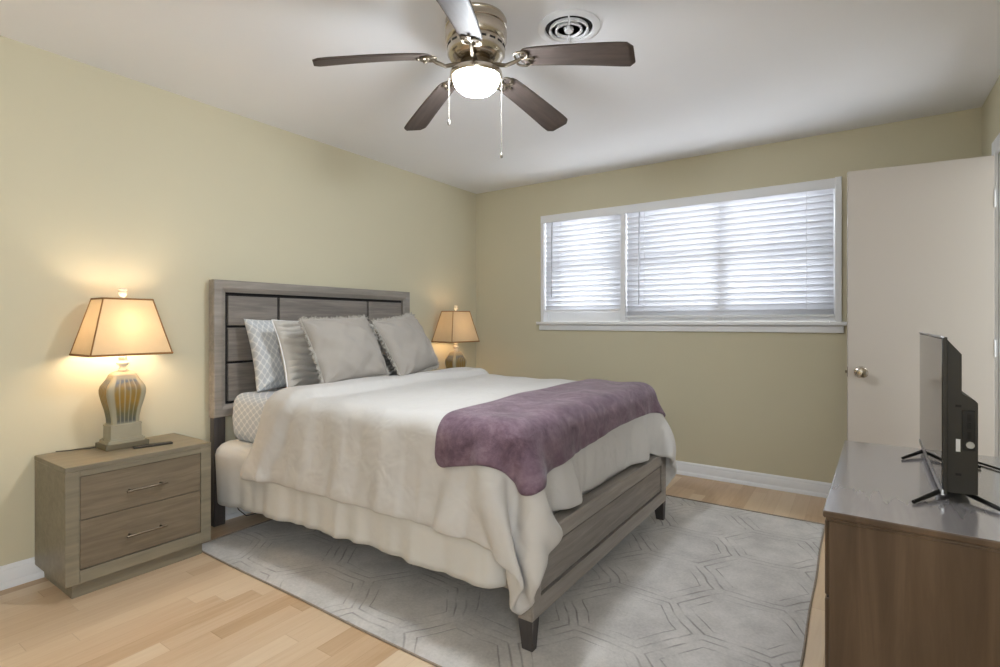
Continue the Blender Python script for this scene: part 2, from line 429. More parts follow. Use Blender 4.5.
# local: x runs from hinge to latch edge; the +y side faces the camera
kx = dl-0.062; kz = 0.893
k = MB()
prof = [(0.031, 0.0), (0.033, 0.004), (0.030, 0.008), (0.015, 0.012), (0.011, 0.02), (0.011, 0.032), (0.02, 0.037), (0.027, 0.046), (0.028, 0.056), (0.023, 0.065), (0.011, 0.069), (0.0, 0.07)]
for sgn, y0 in ((1, 0.035), (-1, 0.0)):
    b0 = len(k.v); k.lathe(prof, 28)
    for i in range(b0, len(k.v)):
        X, Y, Z = k.v[i]; k.v[i] = (kx+X, y0+sgn*Z, kz+Y)
k.build('knob', M['nickel'], door)
B(dl-0.0005, dl+0.002, 0.007, 0.028, kz-0.028, kz+0.028).build('latch_plate', M['pewter'], door)
B(dl, dl+0.011, 0.012, 0.023, kz-0.008, kz+0.008).build('latch_bolt', M['pewter'], door, 0.002)
for z in (0.25, 1.04, 1.81):
    B(-0.006, 0.003, 0.02, 0.039, z-0.045, z+0.045).build('hinge', M['trim'], door, 0.003)

# ------------------------------------------------------------------ window blinds
def blind(x0, x1, zb, n, wand_x, label):
    xm = (x0+x1)/2
    r = thing('window_blind', label, 'blind', (xm, 0.024, 2.118), 0, 'white slatted blinds in the window')
    hw = (x1-x0)/2
    B(-hw, hw, -0.028, 0.028, -0.045, 0.0).build('headrail', M['trim'], r, 0.004)
    sl = MB(); top = -0.062; bot = zb-2.118+0.03; tilt = math.radians(-62)
    cs, sn = math.cos(tilt), math.sin(tilt)
    for i in range(n):
        zc = top+(bot-top)*i/(n-1)
        P = []
        for e in (-1, 1):
            row = []
            for j in range(7):
                q = (j-3)/3*0.025; c = 0.0035*(1-((j-3)/3)**2)
                row.append((e*(hw-0.004), q*cs-c*sn*-1*0, zc+q*sn+c))
            P.append(row)
        sl.quadgrid(P)
    o = sl.build('slats', M['slat'], r, fix=False)
    m = o.modifiers.new('thick', 'SOLIDIFY'); m.thickness = 0.0025
    B(-hw, hw, -0.024, 0.024, zb-2.118, zb-2.118+0.016).build('bottom_rail', M['trim'], r, 0.003)
    for lx in ((-hw+0.16, hw-0.16) if hw < 0.5 else (-hw+0.16, 0, hw-0.16)):
        c = MB()
        for yy_ in (-0.027, 0.027): c.tube([(lx, yy_, -0.045), (lx, yy_, zb-2.118+0.01)], 0.0013, 6)
        c.build('ladder_cord', M['trim'], r)
    c = MB(); c.tube([(wand_x-xm, -0.03, -0.05), (wand_x-xm, -0.036, -0.10), (wand_x-xm, -0.044, -0.72 if hw < 0.5 else -0.80)], 0.0042, 8)
    c.lathe([(0.0, -0.05), (0.004, -0.046), (0.004, -0.034), (0.0, -0.03)], 10, wand_x-xm, -0.03)
    c.build('tilt_wand', M['wand'], r)
    return r
blind(0.772, 1.492, 1.268, 18, 0.855, 'narrow white slatted blind in the left part of the window, raised off the sill')
blind(1.538, 2.988, 1.212, 20, 1.655, 'wide white slatted blind over the right two thirds of the window')

# ------------------------------------------------------------------ ceiling vent
vt = thing('ceiling_vent', 'round white ceiling vent with dark concentric slots', 'vent', (2.1, -2.13, H), math.radians(117))
MB().lathe([(0.132, 0.0), (0.133, -0.006), (0.12, -0.012), (0.104, -0.012), (0.1, -0.006), (0.1, -0.001)], 56).build('flange', M['trim'], vt)
MB().lathe([(0.102, -0.001), (0.102, -0.003), (0.0, -0.003)], 48).build('duct', M['dark_gap'], vt)
for r1, r2 in ((0.082, 0.074), (0.056, 0.048), (0.030, 0.0)):
    m = MB()
    if r2 > 0: m.lathe([(r1, -0.006), (r1+0.003, -0.018), (r2+0.004, -0.02), (r2, -0.01), (r1, -0.006)], 48)
    else: m.lathe([(0.0, -0.02), (0.018, -0.02), (0.021, -0.008), (0.0, -0.008)], 40)
    m.build('ring', M['trim'], vt)
m = MB(); m.box(-0.102, 0.102, -0.0035, 0.0035, -0.022, -0.008); m.build('crossbar', M['trim'], vt)

# ------------------------------------------------------------------ ceiling fan
fan = thing('ceiling_fan', 'flush mount ceiling fan with five taupe blades and a lit glass bowl', 'ceiling fan', (1.805, -2.397, H))
MB().lathe([(0.0, 0.0), (0.122, 0.0), (0.128, -0.012), (0.124, -0.022), (0.126, -0.03), (0.128, -0.034), (0.128, -0.04), (0.124, -0.043), (0.124, -0.05), (0.128, -0.053), (0.128, -0.09), (0.122, -0.1), (0.118, -0.104), (0.12, -0.11), (0.12, -0.15), (0.106, -0.17), (0.085, -0.178), (0.07, -0.18), (0.0, -0.18)], 56).build('motor_housing', M['nickel'], fan)
sl = MB()
for i in range(18):
    a = 2*PI*i/18
    q = [(0.1195*math.cos(a+d), 0.1195*math.sin(a+d)) for d in (-0.11, 0.11)]
    p = [(0.1215*math.cos(a+d), 0.1215*math.sin(a+d)) for d in (-0.11, 0.11)]
    sl.prism([q[0], q[1], p[1], p[0]], -0.127, -0.119, 'z')
sl.build('housing_slots', M['dark_gap'], fan)
MB().lathe([(0.0, -0.178), (0.062, -0.178), (0.066, -0.19), (0.064, -0.205), (0.06, -0.235), (0.0, -0.235)], 40).build('flywheel', M['pewter'], fan)
MB().lathe([(0.0, -0.222), (0.05, -0.222), (0.058, -0.232), (0.1, -0.238), (0.108, -0.244), (0.11, -0.262), (0.106, -0.268), (0.098, -0.268), (0.098, -0.25), (0.0, -0.246)], 48).build('light_fitter', M['nickel'], fan).location.z = 0.02
MB().lathe([(0.0955, -0.255), (0.0975, -0.268), (0.094, -0.285), (0.084, -0.303), (0.068, -0.318), (0.046, -0.327), (0.02, -0.331), (0.0, -0.332)], 48).build('glass_bowl', M['bowl'], fan).location.z = 0.02
ROT0 = math.radians(34.4)
BZ = -0.218
for kq, ang in enumerate((-20, 52, 124, 196, 265)):
    a = math.radians(ang)+ROT0; pitch = math.radians(-14)
    bl = MB(); R0, R1 = 0.19, 0.645; nu, nw = 22, 9
    outline = []
    for i in range(nu+1):
        u = i/nu; r = R0+(R1-R0)*u
        hw = 0.050+0.016*min(1, u*1.15)
        if u < 0.12: hw *= math.sqrt(max(0.0, 1-((0.12-u)/0.12)**2))*0.55+0.45
        if u > 0.93: hw *= (1-((u-0.93)/0.07)**3*0.35)
        outline.append((r, hw*0.95))
    top = [[(r, hw*(2*j/nw-1), 0.032-0.078*((r-R0)/(R1-R0))**1.25) for j in range(nw+1)] for r, hw in outline]
    T = Matrix.Rotation(a, 4, 'Z') @ Matrix.Translation((0, 0, BZ)) @ Matrix.Rotation(pitch, 4, 'X')
    bl.quadgrid(top)
    o = bl.build('blade', M['blade'], fan, smooth=30); o.matrix_local = T
    m = o.modifiers.new('thick', 'SOLIDIFY'); m.thickness = 0.007; m.offset = 0
    ir = MB()
    ir.tube([(0.055, 0, 0.018), (0.09, 0, 0.018), (0.13, 0, 0.006), (0.165, 0, 0.014), (0.19, 0, 0.025)], [0.011, 0.009, 0.008, 0.008, 0.007], 10)
    for s2 in (-1, 1):
        ir.tube([(0.175, 0, 0.022)]+[(0.2+0.028*math.cos(q), s2*(0.022+0.018*math.sin(q)), 0.024-0.1*(0.028*math.cos(q)+0.01)) for q in np.linspace(PI, -1.2, 12)], 0.0045, 8)
    ir.tube([(0.19, 0, 0.025), (0.25, 0, 0.018)], 0.005, 8)
    for X, Y in ((0.21, 0.03), (0.21, -0.03), (0.245, 0)):
        ir.lathe([(0.0, 0.012), (0.007, 0.013), (0.008, 0.02), (0.0, 0.024)], 12, X, Y)
    i2 = ir.build('blade_iron', M['iron'], fan); i2.matrix_local = T
# pull chains hang from the light fitter
rx, ry = math.cos(ROT0), math.sin(ROT0)
for d, zend, fob in ((0.106, 1.862, True), (-0.114, 2.0, False)):
    c = MB(); X, Y = d*rx, d*ry
    z = -0.242; c.tube([(X*0.95, Y*0.95, z+0.004), (X, Y, z-0.004), (X, Y, zend-H)], 0.0009, 6)
    zz_ = z-0.01
    while zz_ > zend-H+0.02:
        c.lathe([(0.0, zz_), (0.002, zz_-0.002), (0.0, zz_-0.004)], 6, X, Y); zz_ -= 0.012
    c.lathe([(0.0, zend-H+0.024), (0.004, zend-H+0.02), (0.006, zend-H+0.006), (0.004, zend-H), (0.0, zend-H-0.001)], 12, X, Y)
    c.build('pull_chain', M['chain'], fan)

# ------------------------------------------------------------------ rug
rg = MB(); RX0, RX1, RY0, RY1 = 0.25, 2.96, -2.80, -0.585
nx, ny = 70, 60; P = []
for i in range(nx+1):
    row = []
    for j in range(ny+1):
        X = RX0+(RX1-RX0)*i/nx; Y = RY0+(RY1-RY0)*j/ny
        e = min(i, nx-i, j, ny-j)
        wob = 0.002*math.sin(X*7)+0.002*math.sin(Y*9+1)
        Z = 0.009+0.0012*math.sin(X*13+Y*5)*math.sin(Y*11) if e > 0 else 0.001
        if i == 0 or i == nx: X += wob
        if j == 0 or j == ny: Y += wob
        row.append((X-1.6, Y+1.7, Z))
    P.append(row)
rg.quadgrid(P)
rug = thing('area_rug', 'large grey carved hexagon rug lying under the bed', 'rug', (1.6, -1.7, 0))
rg.build('pile', M['rug'], rug, smooth=80)
ed = MB(); loop = [P[i][0] for i in range(nx+1)]+[P[nx][j] for j in range(1, ny+1)]+[P[i][ny] for i in range(nx-1, -1, -1)]+[P[0][j] for j in range(ny-1, 0, -1)]
ed.tube([(p[0], p[1], 0.004) for p in loop], 0.004, 8, True)
o = ed.build('binding', M['rug_edge'], rug); o['label'] = 'brown bound edge'

# ------------------------------------------------------------------ nightstands
def nightstand(loc, label):
    # local origin: middle of the back edge on the floor; x outwards from the wall, y along the wall
    r = thing('nightstand', label, 'nightstand', loc, 0, 'two drawer taupe nightstands beside the bed')
    D, W2, z0, z1 = 0.40, 0.298, 0.065, 0.565
    c = MB(); c.box(0.008, D, -W2, -W2+0.05, z0, z1-0.022); c.box(0.008, D, W2-0.05, W2, z0, z1-0.022)
    c.box(0.008, D, -W2+0.05, W2-0.05, z0, z0+0.055); c.box(0.008, D, -W2+0.05, W2-0.05, z1-0.046, z1-0.022); c.box(0.008, 0.02, -W2+0.05, W2-0.05, z0+0.055, z1-0.046)
    c.build('body', M['ns_wood'], r, 0.0015)
    B(0.008, D+0.001, -W2-0.001, W2+0.001, z1-0.022, z1).build('top', M['ns_wood'], r, 0.003)
    B(0.02, D-0.028, -W2+0.03, W2-0.03, 0.0, z0).build('plinth', M['ns_wood'], r, 0.002)
    B(0.025, D-0.012, -W2+0.051, W2-0.051, z0+0.056, z1-0.047).build('drawer_box', M['dark_gap'], r)
    for a, b, hz in ((0.332, 0.5175, 0.416), (0.1235, 0.3305, 0.214)):
        d = B(D-0.024, D-0.003, -W2+0.052, W2-0.052, a+0.0005, b-0.0005).build('drawer', M['ns_front'], r, 0.0015)
        hb = MB(); hb.tube([(D+0.026, -0.083, hz), (D+0.026, 0.083, hz)], 0.0048, 12)
        for yy_ in (-0.064, 0.064): hb.tube([(D-0.003, yy_, hz), (D+0.026, yy_, hz)], 0.0045, 10)
        hb.build('handle', M['pewter'], d)
    return r
NS1 = nightstand((0, -3.074, 0), 'taupe two drawer nightstand left of the bed under the larger looking lit lamp')
NS2 = dup(NS1, (0, -0.5, 0.0105), 0, 'taupe two drawer nightstand in the corner beyond the bed')

# ------------------------------------------------------------------ table lamps
def sq_ring(a, b, n, seg, z, rip=0.0):
    out = []
    for i in range(seg):
        th = 2*PI*i/seg; c, s_ = math.cos(th), math.sin(th)
        k_ = (abs(c)**n+abs(s_)**n)**(-1/n)
        q = 1+rip*math.cos(th*24)
        out.append((a*k_*c*q, b*k_*s_*q, z))
    return out
def loft(prof, n=6, seg=48, ripple=False):
    m = MB(); P = []
    for pr in prof:
        z, a, b = pr[:3]; P.append(sq_ring(a, b, n, seg, z, pr[3] if len(pr) > 3 else 0.0))
    k_ = len(m.v)
    for ring in P: m.v += ring
    for j in range(len(P)-1):
        for i in range(seg):
            a_ = k_+j*seg+i; b_ = k_+j*seg+(i+1) % seg; m.f.append((a_, b_, b_+seg, a_+seg))
    m.f.append(tuple(reversed(range(k_, k_+seg)))); m.f.append(tuple(range(k_+(len(P)-1)*seg, k_+len(P)*seg)))
    return m
def table_lamp(loc, rz, label):
    r = thing('table_lamp', label, 'table lamp', loc, rz, 'lit table lamps on the nightstands')
    B(-0.066, 0.066, -0.092, 0.092, 0.0, 0.026).build('foot', M['lamp_foot'], r, 0.003)
    m = loft([(0.026, 0.058, 0.082), (0.040, 0.058, 0.082), (0.0405, 0.053, 0.074), (0.046, 0.053, 0.074), (0.0465, 0.049, 0.069), (0.106, 0.048, 0.068), (0.1065, 0.05, 0.07), (0.112, 0.05, 0.07), (0.116, 0.046, 0.064)], 12)
    m.build('pedestal', M['lamp_stone'], r)
    key = [(0.0, 0.060), (0.12, 0.061), (0.30, 0.068), (0.48, 0.079), (0.62, 0.0855), (0.70, 0.086), (0.78, 0.082), (0.90, 0.064), (1.0, 0.052)]
    prof = []; NP = 31
    for i in range(NP):
        u = i/(NP-1)
        w_ = float(np.interp(u, [k_[0] for k_ in key], [k_[1] for k_ in key]))
        prof.append((0.114+0.236*u, w_*0.74, w_))
    SEG = 240
    m = MB(); k0 = 0; vals = []
    for z, a, b in prof:
        for i in range(SEG):
            # points spread evenly round a rounded rectangle
            q = 4*i/SEG; kk = int(q); f_ = 2*(q-kk)-1
            X, Y = ((1, f_), (-f_, 1), (-1, -f_), (f_, -1))[kk]
            n_ = (abs(X)**7+abs(Y)**7)**(-1/7)
            X, Y = X*n_, Y*n_
            fl = f_/0.70
            if abs(fl) < 1:
                ph_ = abs(math.sin(fl*PI*2.5+PI/2)) if True else 0
                ph_ = abs(math.cos(fl*PI*2.5))
                e_ = min(1, (z-0.114)/0.012, (0.338-z)/0.012)
                depth = 0.045*max(0, e_)*ph_**0.7
                rib = 1-min(1, ph_*1.8)
                rib = max(rib, 1-max(0, min(1, e_)))
            else: depth = 0.0; rib = 1.0
            vals.append(rib)
            m.v.append((a*X*(1-depth), b*Y*(1-depth), z))
    for j_ in range(NP-1):
        for i in range(SEG):
            a_ = j_*SEG+i; b_ = j_*SEG+(i+1) % SEG; m.f.append((a_, b_, b_+SEG, a_+SEG))
    m.f.append(tuple(reversed(range(SEG)))); m.f.append(tuple(range((NP-1)*SEG, NP*SEG)))
    o = m.build('body', M['lamp_body'], r, smooth=80)
    at = o.data.attributes.new('rib', 'FLOAT', 'POINT'); at.data.foreach_set('value', vals)
    m = loft([(0.346, 0.042, 0.056), (0.354, 0.040, 0.053), (0.364, 0.030, 0.040), (0.370, 0.016, 0.02)], 5)
    m.build('shoulder', M['lamp_stone'], r)
    MB().lathe([(0.0, 0.366), (0.019, 0.368), (0.022, 0.376), (0.015, 0.384), (0.014, 0.392), (0.024, 0.402), (0.027, 0.410), (0.022, 0.417), (0.014, 0.422), (0.018, 0.432), (0.016, 0.44), (0.010, 0.445), (0.010, 0.47), (0.0, 0.47)], 32).build('neck', M['white_ceramic'], r)
    # shade: four straight panels
    zb_, zt_ = 0.455, 0.722; B_, T_ = (0.126, 0.172), (0.072, 0.105)
    sh = MB(); n = 8
    cor = ((-1, -1), (1, -1), (1, 1), (-1, 1))
    for q in range(4):
        c0, c1 = cor[q], cor[(q+1) % 4]; P = []
        for i in range(n+1):
            u = i/n; row = []
            for j in range(n+1):
                v_ = j/n; a = B_[0]*(1-v_)+T_[0]*v_; b = B_[1]*(1-v_)+T_[1]*v_
                row.append(((c0[0]*(1-u)+c1[0]*u)*a, (c0[1]*(1-u)+c1[1]*u)*b, zb_+(zt_-zb_)*v_))
            P.append(row)
        sh.quadgrid(P)
    sh.build('shade', M['shade'], r, smooth=20)
    tr = MB()
    lo = [(c[0]*B_[0], c[1]*B_[1], zb_) for c in cor]; hi = [(c[0]*T_[0], c[1]*T_[1], zt_) for c in cor]
    for q in range(4):
        tr.tube([lo[q], lo[(q+1) % 4]], 0.0052, 8); tr.tube([hi[q], hi[(q+1) % 4]], 0.0042, 8); tr.tube([lo[q], hi[q]], 0.0032, 8)
    tr.build('shade_trim', M['shade_trim'], r)
    hp = MB(); hp.tube([(0, 0.045*math.sin(q)*1.0, 0.47+0.25*(0.5-0.5*math.cos(q))) if False else (0, 0.055*math.cos(q), 0.475+0.245*max(0, math.sin(q))**0.8) for q in np.linspace(0, PI, 17)], 0.0025, 6)
    hp.tube([(-T_[0], 0, zt_), (T_[0], 0, zt_)], 0.002, 6); hp.tube([(0, -0.055, 0.475), (0, 0.055, 0.475)], 0.0025, 6)
    hp.build('harp', M['pewter'], r)
    MB().lathe([(0.008, 0.715), (0.012, 0.726), (0.008, 0.732), (0.017, 0.745), (0.018, 0.756), (0.012, 0.762), (0.019, 0.768), (0.017, 0.775), (0.0, 0.777)], 24).build('finial', M['white_ceramic'], r)
    MB().lathe([(0.0, 0.47), (0.012, 0.472), (0.014, 0.56), (0.022, 0.58), (0.031, 0.605), (0.032, 0.622), (0.025, 0.644), (0.0, 0.656)], 24).build('bulb', M['bulb'], r)
    c = MB(); c.tube([(-0.05, -0.094, 0.006), (-0.06, -0.12, 0.003), (-0.08, -0.15, 0.003), (-0.088, -0.185, 0.003), (-0.106, -0.215, 0.003), (-0.114, -0.23, 0.003)], 0.0022, 8)
    c.build('cord', M['black_plastic'], r)
    return r
L1 = table_lamp((0.132, -3.068, 0.5655), math.radians(0), 'lit table lamp on the near nightstand, its whole fluted base in view')
NS2.scale = (1, 1, 0.95)
L2 = dup(L1, (0.152, -0.505, 0.5475), math.radians(-6), 'smaller looking lit table lamp in the far corner, its foot hidden by the bed')

for ch in L2.children:
    if ch.name.startswith('bulb'):
        ch.data = ch.data.copy(); ch.data.materials[0] = M['bulb_dim']

# remote control on the near nightstand
rc = thing('remote_control', 'slim black remote control lying on the nightstand by the lamp foot', 'remote control', (0.252, -2.982, 0.5655), math.radians(78))
B(-0.082, 0.082, -0.02, 0.02, 0.0, 0.009).build('case', M['black_plastic'], rc, 0.004)
kp = MB()
for i in range(7):
    for j in range(3): kp.lathe([(0.004, 0.0088), (0.004, 0.0096), (0.0, 0.0098)], 8, -0.06+i*0.018, -0.011+j*0.011)
kp.build('keypad', M['black_metal'], rc)

# ------------------------------------------------------------------ bed frame
bed = thing('panel_bed', 'grey wood panel bed frame with tall headboard and low footboard', 'bed', (0, 0, 0))
HX0, HX1, HY0, HY1, HZ0, HZ1 = 0.032, 0.09, -2.602, -1.018, 0.626, 1.42
def framed(name, y0, y1, z0, z1, x0, x1, bw, mat, slope=0.012):
    """picture-frame border, its inner edge sloping in to a recess, mitred"""
    m = MB()
    def ring(x, d): return [(x, y0+d, z0+d), (x, y1-d, z0+d), (x, y1-d, z1-d), (x, y0+d, z1-d)]
    R = [ring(x0, 0), ring(x1-0.004, 0), ring(x1, 0.005), ring(x1, bw*0.62), ring(x1-slope, bw), ring(x0, bw)]
    k_ = len(m.v)
    for q in R: m.v += q
    for a_ in range(6):
        b_ = (a_+1) % 6
        for i in range(4):
            j = (i+1) % 4; m.f.append((k_+a_*4+i, k_+a_*4+j, k_+b_*4+j, k_+b_*4+i))
    return m.build(name, mat, bed, smooth=15)
hb = framed('headboard', HY0, HY1, HZ0, HZ1, HX0, HX1, 0.07, M['bed_wood'])
B(HX0+0.002, HX1-0.03, HY0+0.05, HY1-0.05, HZ0+0.03, HZ1-0.05).build('backing', M['dark_gap'], hb)
cols = (-2.522, -2.19, -1.456, -1.098); rows = (0.705, 0.938, 1.149, 1.337); g = 0.009
for i in range(3):
    for j in range(3):
        B(HX1-0.032, HX1-0.012, cols[i]+g, cols[i+1]-g, rows[j]+g*0.8, rows[j+1]-g*0.8).build('panel', M['bed_panel'], hb, 0.002)
for y0 in (HY0+0.006, HY1-0.071):
    B(HX0, HX1-0.012, y0, y0+0.065, 0.0, HZ0+0.02).build('leg', M['bed_leg'], bed, 0.002)
FX0, FX1, FY0, FY1, FZ0, FZ1 = 2.118, 2.182, -2.565, -1.03, 0.118, 0.408
fb = framed('footboard', FY0, FY1, FZ0, FZ1, FX0, FX1, 0.066, M['bed_wood'], 0.006)
B(FX0+0.004, FX1-0.02, FY0+0.05, FY1-0.05, FZ0+0.05, FZ1-0.05).build('backing', M['dark_gap'], fb)
B(FX1-0.024, FX1-0.011, FY0+0.073, FY1-0.073, FZ0+0.074, FZ1-0.074).build('panel', M['bed_panel'], fb, 0.003)
for y0, sgn in ((FY0, 1), (FY1, -1)):
    a_, b_ = sorted((y0+sgn*0.004, y0+sgn*0.034)); c_, d_ = sorted((y0, y0+sgn*0.048))
    MB().taper((FX0+0.014, FX1-0.006, a_, b_), (FX0, FX1-0.002, c_, d_), 0.0095, FZ0+0.002).build('leg', M['bed_leg'], bed, 0.002)
for y0 in (FY0+0.004, FY1-0.029):
    B(HX1-0.02, FX0+0.004, y0, y0+0.025, 0.205, 0.385).build('side_rail', M['bed_wood'], bed, 0.002)
for k_ in range(4):
    B(0.35+k_*0.5, 0.42+k_*0.5, FY0+0.03, FY1-0.03, 0.205, 0.225).build('slat', M['bed_leg'], bed)

# ------------------------------------------------------------------ box spring with its skirt, mattress
MX0, MX1, MY0, MY1 = 0.10, 2.10, -2.565, -1.03
bs = thing('box_spring', 'box spring in a white gathered bed skirt under the mattress', 'box spring', (1.1, -1.8, 0.23))
B(-0.97, 0.97, -0.73, 0.735, 0.0, 0.255).build('base', M['skirt'], bs, 0.02, 3)
def rrect(x0, x1, y0, y1, r, step):
    pts = []
    for cx, cy, a0 in ((x1-r, y0+r, -PI/2), (x1-r, y1-r, 0), (x0+r, y1-r, PI/2), (x0+r, y0+r, PI)):
        for i in range(9):
            a = a0+PI/2*i/8; pts.append((cx+r*math.cos(a), cy+r*math.sin(a), math.cos(a), math.sin(a)))
    out = []
    for i in range(len(pts)):
        p, q = pts[i], pts[(i+1) % len(pts)]; L = math.hypot(q[0]-p[0], q[1]-p[1]); n = max(1, int(L/step))
        for k in range(n):
            u = k/n; out.append(tuple(p[c]*(1-u)+q[c]*u for c in range(4)))
    return out
path = rrect(0.112, 2.075, -2.59, -1.005, 0.07, 0.012)
s_acc = 0; P = []; prev = None; rr = random.Random(3)
ph = [rr.uniform(0, 6.28) for _ in range(6)]
for (X, Y, nx_, ny_) in path:
    if prev: s_acc += math.hypot(X-prev[0], Y-prev[1])
    prev = (X, Y)
    pl = math.sin(s_acc*31+ph[0]+1.7*math.sin(s_acc*5))*0.5+math.sin(s_acc*13+ph[1])*0.6+math.sin(s_acc*57+ph[2])*0.3+0.5*math.exp(-((s_acc*2.7+0.3*math.sin(s_acc*3))%1.0-0.5)**2/0.004)+0.35*math.sin(s_acc*4.1+ph[3])
    zb = 0.168+0.012*math.sin(s_acc*2.3)+0.022*(X-0.1)
    head = max(0, 1-(X-0.1)/0.35)
    row = []
    for j in range(15):
        v_ = j/14
        if j < 5:
            q = j/4; off = -0.06+0.075*math.sin(q*PI/2); z = 0.505-0.075*(1-math.cos(q*PI/2))-0.004
            off += 0.03*head*math.sin(q*PI/2)*(1 if ny_ < 0 else 0)
            amp = 0.002*q
        else:
            q = (j-4)/10; off = 0.015+0.004*q+0.03*head*(1-0.5*q)*(1 if ny_ < 0 else 0); z = 0.426+(zb-0.426)*q
            amp = 0.002+0.011*q
        o_ = off+pl*amp
        row.append((X+nx_*o_-1.1, Y+ny_*o_+1.8, z-0.23))
    P.append(row)
sk = MB(); sk.quadgrid(P, True)
cap = len(sk.v); 
sk.f.append(tuple(i*15 for i in range(len(P))))
o = sk.build('bed_skirt', M['skirt'], bs, smooth=70)
m = o.modifiers.new('thick', 'SOLIDIFY'); m.thickness = 0.003; m.offset = -1

mt = thing('mattress', 'mattress in a pale blue-grey lattice print sheet, showing at the head of the bed', 'mattress', (1.122, -1.8, 0.5))
def rbox(hx, hy, z0, z1, r, n=5, puff=0.0):
    """rounded box; gives verts, faces, uvs by flattened position"""
    m = MB(); uv = []; P = []
    prof = [(r*(1-math.cos(q))-r, z0+r*(1-math.sin(q))) for q in np.linspace(PI/2, 0, n)]
    prof = [(-r*(1-math.sin(q)), z0+r-r*math.cos(q)) for q in np.linspace(0, PI/2, n)]+[(0.006, (z0+z1)/2)]+[(-r*(1-math.cos(q)), z1-r+r*math.sin(q)) for q in np.linspace(0, PI/2, n)]
    path = rrect(-hx, hx, -hy, hy, r*1.2, 0.05)
    for (X, Y, a, b) in path:
        row = []
        for d, z in prof:
            row.append((X+a*d, Y+b*d, z))
        P.append(row)
    m.quadgrid(P, True); k = len(prof)
    m.f.append(tuple(i*k+k-1 for i in range(len(P)))); m.f.append(tuple(i*k for i in reversed(range(len(P)))))
    return m
m = rbox(0.965, 0.755, -0.002, 0.272, 0.06)
uvs = [((x_*1.0+ (0 if True else 0))*0.5+0.5, (y_+z_)*0.5) for x_, y_, z_ in m.v]
m.build('sheeted_mattress', M['lattice_sheet'], mt, uvs=uvs, smooth=70)

# ------------------------------------------------------------------ comforter: a sheet of cloth let down over the bed
rng = np.random.default_rng(5)
SP = 0.024
XH, XF = 0.64, 2.45; YN, YF = -2.955, -0.60
NXC = int(round((XF-XH)/SP))+1; NYC = int(round((YF-YN)/SP))+1
gx = np.linspace(XH, XF, NXC); gy = np.linspace(YN, YF, NYC)
X0, Y0 = np.meshgrid(gx, gy, indexing='ij')
hang = np.clip((-2.45-Y0)/0.45, 0, 1); fade = np.clip((1.5-X0)/0.9, 0, 1)
X0 = X0-0.24*hang*fade
hang2 = np.clip((Y0+1.05)/0.5, 0, 1); X0 = X0-0.08*hang2*fade
REST = np.stack([X0, Y0, np.zeros_like(X0)], -1)
Pq = REST.copy(); Pq[..., 2] = 0.80+0.004*np.sin(X0*9)*np.sin(Y0*7)+rng.normal(0, 0.0008, X0.shape)
Vq = np.zeros_like(Pq)
def rl(a, b): return np.linalg.norm(REST[a]-REST[b], axis=-1)
S = np.s_
cons = []
def addc(a, b, k): cons.append((a, b, rl(a, b)[..., None], k))
for p in (0, 1):
    n = (NXC-p)//2; addc(S[p:p+2*n:2, :], S[p+1:p+2*n:2, :], 1.0)
    n = (NYC-p)//2; addc(S[:, p:p+2*n:2], S[:, p+1:p+2*n:2], 1.0)
    n = (NXC-p)//2
    addc(S[p:p+2*n:2, :-1], S[p+1:p+2*n:2, 1:], 0.10); addc(S[p:p+2*n:2, 1:], S[p+1:p+2*n:2, :-1], 0.10)
GAP = 5
for st in range(2*GAP):
    idx = [i for i in range(st, NXC-GAP, 2*GAP)]
    if idx: addc(S[st:NXC-GAP:2*GAP, :], S[st+GAP:NXC:2*GAP, :][0:1] if False else S[st+GAP:idx[-1]+GAP+1:2*GAP, :], 0.015)
    idx = [i for i in range(st, NYC-GAP, 2*GAP)]
    if idx: addc(S[:, st:NYC-GAP:2*GAP], S[:, st+GAP:idx[-1]+GAP+1:2*GAP], 0.015)
def sdf_push(P, lo, hi, r, pad):
    c = (np.array(lo)+np.array(hi))/2; h = (np.array(hi)-np.array(lo))/2-r
    d = P-c; q = np.abs(d)-h; qm = np.maximum(q, 0); L = np.linalg.norm(qm, axis=-1); mx = q.max(-1)
    dist = L+np.minimum(mx, 0)-r-pad
    nrm = np.where((L > 1e-9)[..., None], qm/np.maximum(L, 1e-9)[..., None], (q == q.max(-1, keepdims=True)).astype(float))*np.sign(d)
    ins = dist < 0
    P[ins] -= nrm[ins]*dist[ins][:, None]
    return ins
PIN = np.clip((2.04-REST[..., 0])/0.06, 0, 1)*np.clip((REST[..., 1]+2.50)/0.06, 0, 1)*np.clip((-1.10-REST[..., 1])/0.06, 0, 1)
dt = 1/60
